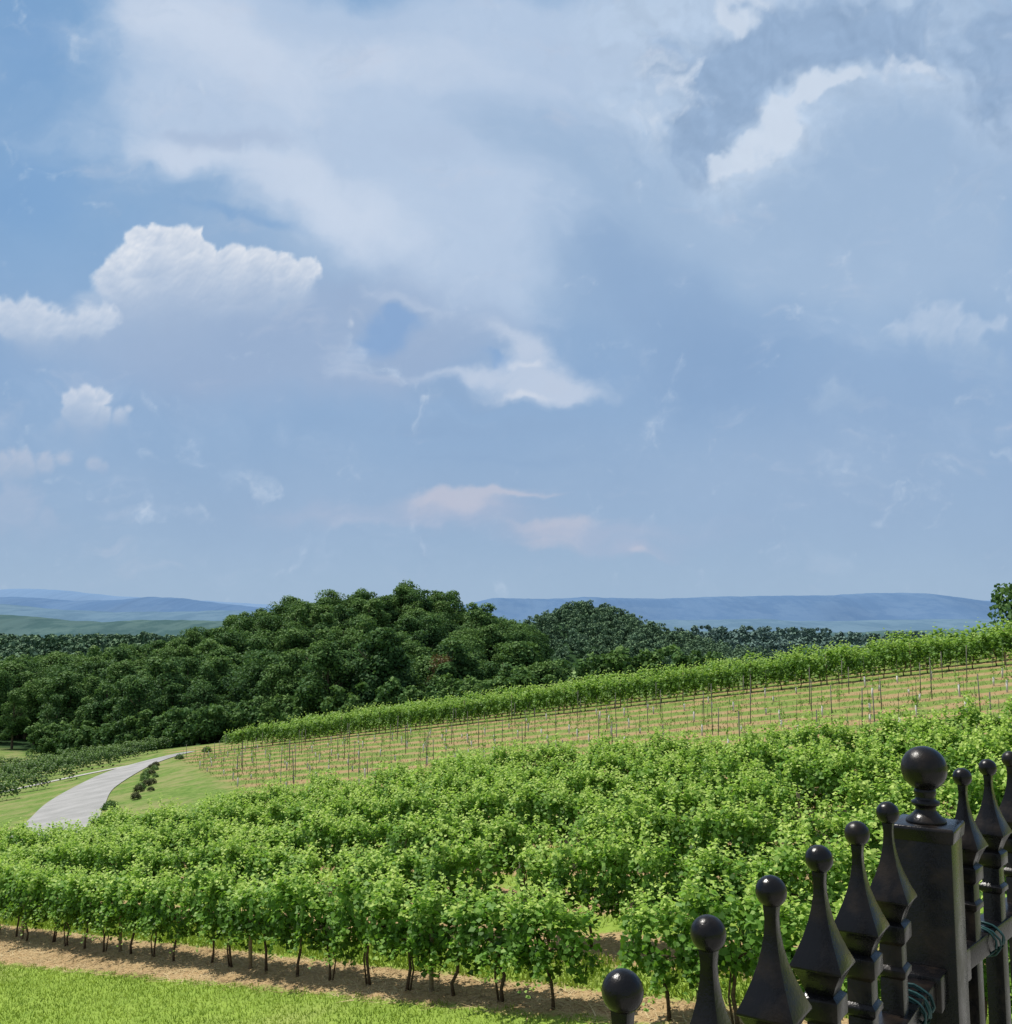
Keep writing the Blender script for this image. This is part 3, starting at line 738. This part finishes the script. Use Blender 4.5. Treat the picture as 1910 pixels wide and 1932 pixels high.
mixc(c(163,186,214),sm(.05,1.1,ga(XW,YW,[(1500,150,760,380),(1800,430,480,360,0,.8),(1050,330,600,340,0,.8),(650,520,620,260,0,.6),(250,180,260,260,0,.35)])+.6*(big-.5)),.85)
mixc(c(155,179,209),sm(.1,1.1,ga(XW,YW,[(1550,880,600,220,0,.8),(600,960,700,150,0,.7)])+.4*(soft-.5)),.7)
mixc(c(138,167,203),sm(.1,1.1,ga(XW,YW,[(1330,640,340,160,6),(1120,500,220,120,35,.6),(1650,760,320,120,0,.5)])+.4*(big-.5)),.75)
# white veil
V1=ga(XW,YW,[(520,80,440,170,0),(900,130,460,230,0,.85),(560,300,440,110,14),(780,420,290,170,30,.9),(880,580,170,120,30,.55),(1150,60,360,140,0,.55)])
mixc(c(181,200,225),sm(.10,1.0,V1+.6*(st1-.5)+.55*(big-.5)),.92)
V2=ga(XW,YW,[(420,90,260,80,6),(600,200,330,110,10,.6),(420,330,300,55,17,.9),(640,420,220,80,26,.9),(820,110,260,80,0,.6)])
mixc(c(200,213,232),sm(.05,1.2,V2+.85*(st1-.5)+.5*(puff-.5)),.85)
mixc(c(164,183,211),sm(.2,1.1,ga(XS,YS,[(440,268,120,28,-3),(330,255,70,18,0,.6),(800,260,190,60,0,.5)])+.6*(big-.5)),.6)
mixc(c(123,162,206),sm(.25,1.1,ga(XS,YS,[(50,90,110,200,0,1),(60,370,170,100,0,1),(450,418,180,18,12,.9)])+.5*(st1-.5)),.6)
# grey bank below the cumulus
mixc(c(154,176,207),sm(.12,1.0,ga(XW,YW,[(400,650,470,140),(720,640,300,130,0,.8)])+.35*(soft-.5)),.9)
mixc(c(143,171,205),sm(.2,1.0,ga(XS,YS,[(880,742,240,20),(760,800,340,26,0,.8),(980,868,260,16,3,.7),(250,770,240,30,0,.5),(1050,800,200,60,0,.4)])+.8*(st2-.5)),.65)
# storm-edged cumulus, top right
sh=fbm(XS,YS,85,6,21,.54); shl=fbm(XS+9,YS-13,85,6,21,.54); rel=np.clip((sh-shl)*2.8,-1,1)[...,None]
R1=ga(XS,YS,[(1250,170,150,180),(1500,200,200,120,-28),(1390,300,130,70,-35),(1600,30,460,130),(1760,120,180,100,20),(1890,250,110,90,0,.6),(1350,20,190,80)])
m=(sm(.05,1.15,R1+.9*(rag-.5)+.5*(big-.5))*.88)[...,None]; img=img*(1-m)+(c(184,203,226)+rel*.06)*m
Dk=ga(XT,YT,[(1430,110,220,85,-14),(1350,195,95,110,14,.9),(1310,290,90,65,0,.85),(1640,80,210,70,-4,1),(1885,130,160,190,0,1),(1530,50,150,70,0,.8),(1250,80,120,70,0,.45)])
m=(sm(.10,1.15,Dk+1.2*(rag-.5)+.6*(puff-.5))*.90)[...,None]; img=img*(1-m)+(c(145,171,203)+rel*.05)*m
br=sm(.30,1.1,ga(XT,YT,[(1510,190,120,34,-28),(1290,150,40,90,8,.8),(1585,160,80,28,-20),(1430,270,80,34,-40),(1700,120,110,32,20,.8),(1390,20,110,30,-20,.9),(1230,240,50,60,0,.6),(1780,60,80,30,30,.6),(1210,120,50,50,0,.5),(1360,310,50,30,-30,.6)])+1.5*(rag-.5)+.5*(bil-.5))
mixc(c(210,221,236),br,.78)
# blue openings
mixc(c(126,163,209),sm(.2,1.0,ga(XS,YS,[(730,628,76,38,-15),(760,600,54,18,0,.7),(955,682,74,12,14)])+.6*(puff-.5)),.6)
# wisps, centre
Wp=ga(XS,YS,[(1010,728,130,36,10),(900,702,120,18,-2),(985,665,70,34,35),(1060,742,70,34,0,.7),(665,680,50,36,0,.8),(790,578,100,16,10,.8),(940,640,70,26,25,.6)])
mixc(c(193,206,226),sm(.10,1.45,Wp+1.1*(st2-.5)+.7*(puff-.5)+.5*(rag-.5)),.88)
mixc(c(222,226,235),sm(.3,1.2,ga(XS,YS,[(655,607,18,11,0,.7),(1000,742,60,12,8),(990,690,46,10,20)])+.9*(rag-.5)),.6)
mixc(c(172,185,210),sm(.15,1.3,ga(XS,YS,[(880,965,150,38,-2),(1070,1015,190,48),(1215,1048,80,20,0,.8),(640,970,220,40,0,.6),(1350,1010,220,34,0,.4)])+.7*(st2-.5)),.75)
mixc(c(192,196,213),sm(.15,1.25,ga(XS,YS,[(900,940,100,18,-6),(870,962,70,18,0,.8),(1070,992,120,18,-4),(1040,1030,70,26,0,.6),(1220,1052,36,10),(980,934,80,6,0,.7)])+.9*(st2-.5)+.8*(puff-.5)),.8)
# cumulus built from puffs (signed distance to circles)
def cumulus(circ,y0,y1,top,mid,edge_amp=16,soft0=-4,soft1=9,op=1.,shade=55,lowk=1.):
    global img
    XQ=XX+16*w2x; YQ=YY+16*w2y
    sd=np.full(XX.shape,-1e3)
    for (cx,cy,r) in circ: sd=np.maximum(sd,r-np.sqrt((XQ-cx)**2+(YQ-cy)**2))
    sd=sd+edge_amp*(bil-.55)*2+10*(puff-.5)
    low=sm(y0+50*lowk,y1+20,YY)*lowk         # edges dissolve towards the base
    t=np.clip((sd-(soft0-30*low))/((soft1+90*low)-(soft0-30*low)),0,1); cov=t*t*(3-2*t)
    fld=sd*.5+22*bil+18*fbm(XX,YY,30,3,33,.5,True)
    gy=np.gradient(fld,axis=0)/np.maximum(np.abs(np.gradient(YY,axis=0)),1e-3); gx=np.gradient(fld,axis=1)/np.maximum(np.abs(np.gradient(XX,axis=1)),1e-3)
    L=np.clip(.5+.24*gy-.10*gx,0,1)
    h=1-sm(y0,y1,YY+50*(puff-.5)); rimb=np.exp(-np.clip(sd,0,None)/shade)
    b=np.clip(h*(.26+.74*rimb)*(.70+.45*L),0,1)
    colr=mid+(top-mid)*b[...,None]
    a=(cov*op*(1-sm(y1-20,y1+90,YY+80*(puff-.5))))[...,None]; img=img*(1-a)+colr*a
cumulus([(268,452,26),(300,458,36),(345,468,44),(382,478,28),(255,492,34),(228,508,26),(212,545,42),(175,590,40),(140,612,36),(300,520,70),(360,530,70),(430,512,46),(485,514,42),(535,516,32),(580,508,20),(600,510,12),(400,560,80),(480,560,70),(545,545,45),(250,590,80),(200,630,70),(330,600,100),(100,640,50)],450,640,c(233,236,242),c(157,179,209),15,-3,8,1.,55)
cumulus([(60,598,44),(20,604,44),(100,614,38),(135,624,34),(-30,600,50),(60,630,40),(170,610,40),(200,600,30)],570,670,c(212,220,233),c(159,181,210),15,-4,14,.95,60)
cumulus([(132,748,17),(160,752,22),(190,752,17),(150,785,36),(185,795,34),(112,806,20),(225,795,24),(242,775,10),(160,815,34)],735,820,c(224,227,236),c(155,178,208),12,-3,9,.88,32,.8)
cumulus([(1740,612,30),(1780,618,44),(1830,632,34),(1700,630,18),(1860,665,24),(1885,690,20),(1880,610,16)],585,700,c(188,204,226),c(161,185,213),24,-10,20,.8,60,.6)
cumulus([(40,880,34),(85,872,20),(0,888,30),(120,862,10)],860,905,c(188,197,216),c(158,180,208),14,-8,14,.8,40,.5)
cumulus([(175,874,14),(195,882,10)],862,900,c(190,199,217),c(156,178,208),8,-5,9,.7,30,.4)
cumulus([(1570,752,30),(1600,765,20),(1545,765,18)],735,790,c(162,185,213),c(147,174,206),20,-12,20,.6,60,.5)
cumulus([(30,965,50),(90,985,30),(-20,990,50),(60,1010,40)],935,1030,c(172,187,212),c(157,180,208),24,-14,26,.65,60,.5)
img=img+((fbm(XX,YY,240,5,41)-.5)*.03)[...,None]*np.array([1,.9,.7])
haze=sm(1010,1164,YY)[...,None]*.4; img=img*(1-haze)+c(161,184,209)*haze
img=np.clip(img,0,1); lin=np.where(img<=.04045,img/12.92,((img+.055)/1.055)**2.4)
RD=60000.
VV=np.stack([RD*np.sin(AZ)*np.cos(EL),RD*np.cos(AZ)*np.cos(EL),RD*np.sin(EL)],-1).reshape(-1,3)
nc=len(az); nrw=len(elv); i,j=np.meshgrid(np.arange(nrw-1),np.arange(nc-1),indexing='ij')
Q=np.stack([i*nc+j,(i+1)*nc+j,(i+1)*nc+j+1,i*nc+j+1],-1).reshape(-1,4)
m,N,out=material('cloudy_sky')
at=N.n.new('ShaderNodeAttribute'); at.attribute_name='cloud_light'
em=N.n.new('ShaderNodeEmission'); em.inputs['Strength'].default_value=1.0
ge=N.n.new('ShaderNodeNewGeometry'); dn=N.noise(ge.outputs['Position'],.0016,3,.6)
N.put(em.inputs[0],N.mix(1.0,at.outputs['Color'],N.mix(dn,(.985,.985,.985),(1.015,1.015,1.015)),'MULTIPLY')); N.l.new(em.outputs[0],out.inputs[0])
try: m.cycles.emission_sampling='NONE'
except Exception: pass
me=fastmesh('sky',VV,Q,[m],smooth=True,validate=False)
a=me.attributes.new('cloud_light','FLOAT_COLOR','POINT'); rgba=np.ones((len(VV),4),np.float32); rgba[:,:3]=lin.reshape(-1,3); a.data.foreach_set('color',rgba.ravel())
obj('sky',me,kind='structure',label='hazy blue sky with white cloud veil, cumulus and grey storm cloud',category='sky')

w=bpy.data.worlds.new('World'); scene.world=w; w.use_nodes=True; w.node_tree.nodes.clear(); N=NT(w.node_tree)
sky=N.n.new('ShaderNodeTexSky'); sky.sky_type='NISHITA'; sky.sun_disc=False; sky.sun_elevation=SUN_EL; sky.sun_rotation=SUN_AZ
sky.air_density=1.2; sky.dust_density=1.5; sky.ozone_density=1.2
bg=N.n.new('ShaderNodeBackground'); bg.inputs['Strength'].default_value=.1
N.put(bg.inputs[0],N.mix(.6,sky.outputs[0],(5.4,6.0,6.9)))   # Nishita sky mixed with an even pale colour, added as fill light
wo=N.n.new('ShaderNodeOutputWorld'); N.l.new(bg.outputs[0],wo.inputs[0])
sl=bpy.data.lights.new('sun','SUN'); sl.energy=4.9; sl.angle=math.radians(.5); sl.color=(1,.955,.88)
so=bpy.data.objects.new('sun',sl); COL.objects.link(so)
dv=Vector((math.sin(SUN_AZ)*math.cos(SUN_EL),math.cos(SUN_AZ)*math.cos(SUN_EL),math.sin(SUN_EL)))
so.rotation_euler=dv.to_track_quat('Z','Y').to_euler(); so.location=(0,0,50)
cd=bpy.data.cameras.new('camera'); cam=bpy.data.objects.new('camera',cd); COL.objects.link(cam)
cd.sensor_fit='VERTICAL'; cd.sensor_height=24; cd.lens=24*1885/1932; cd.clip_start=.05; cd.clip_end=200000
cam.location=(0,0,0); cam.rotation_euler=(math.radians(96),0,0); scene.camera=cam
print('vines',nmain,'young',ny,'trees',cnt,'cands',len(cands),'posts',len(postpts))
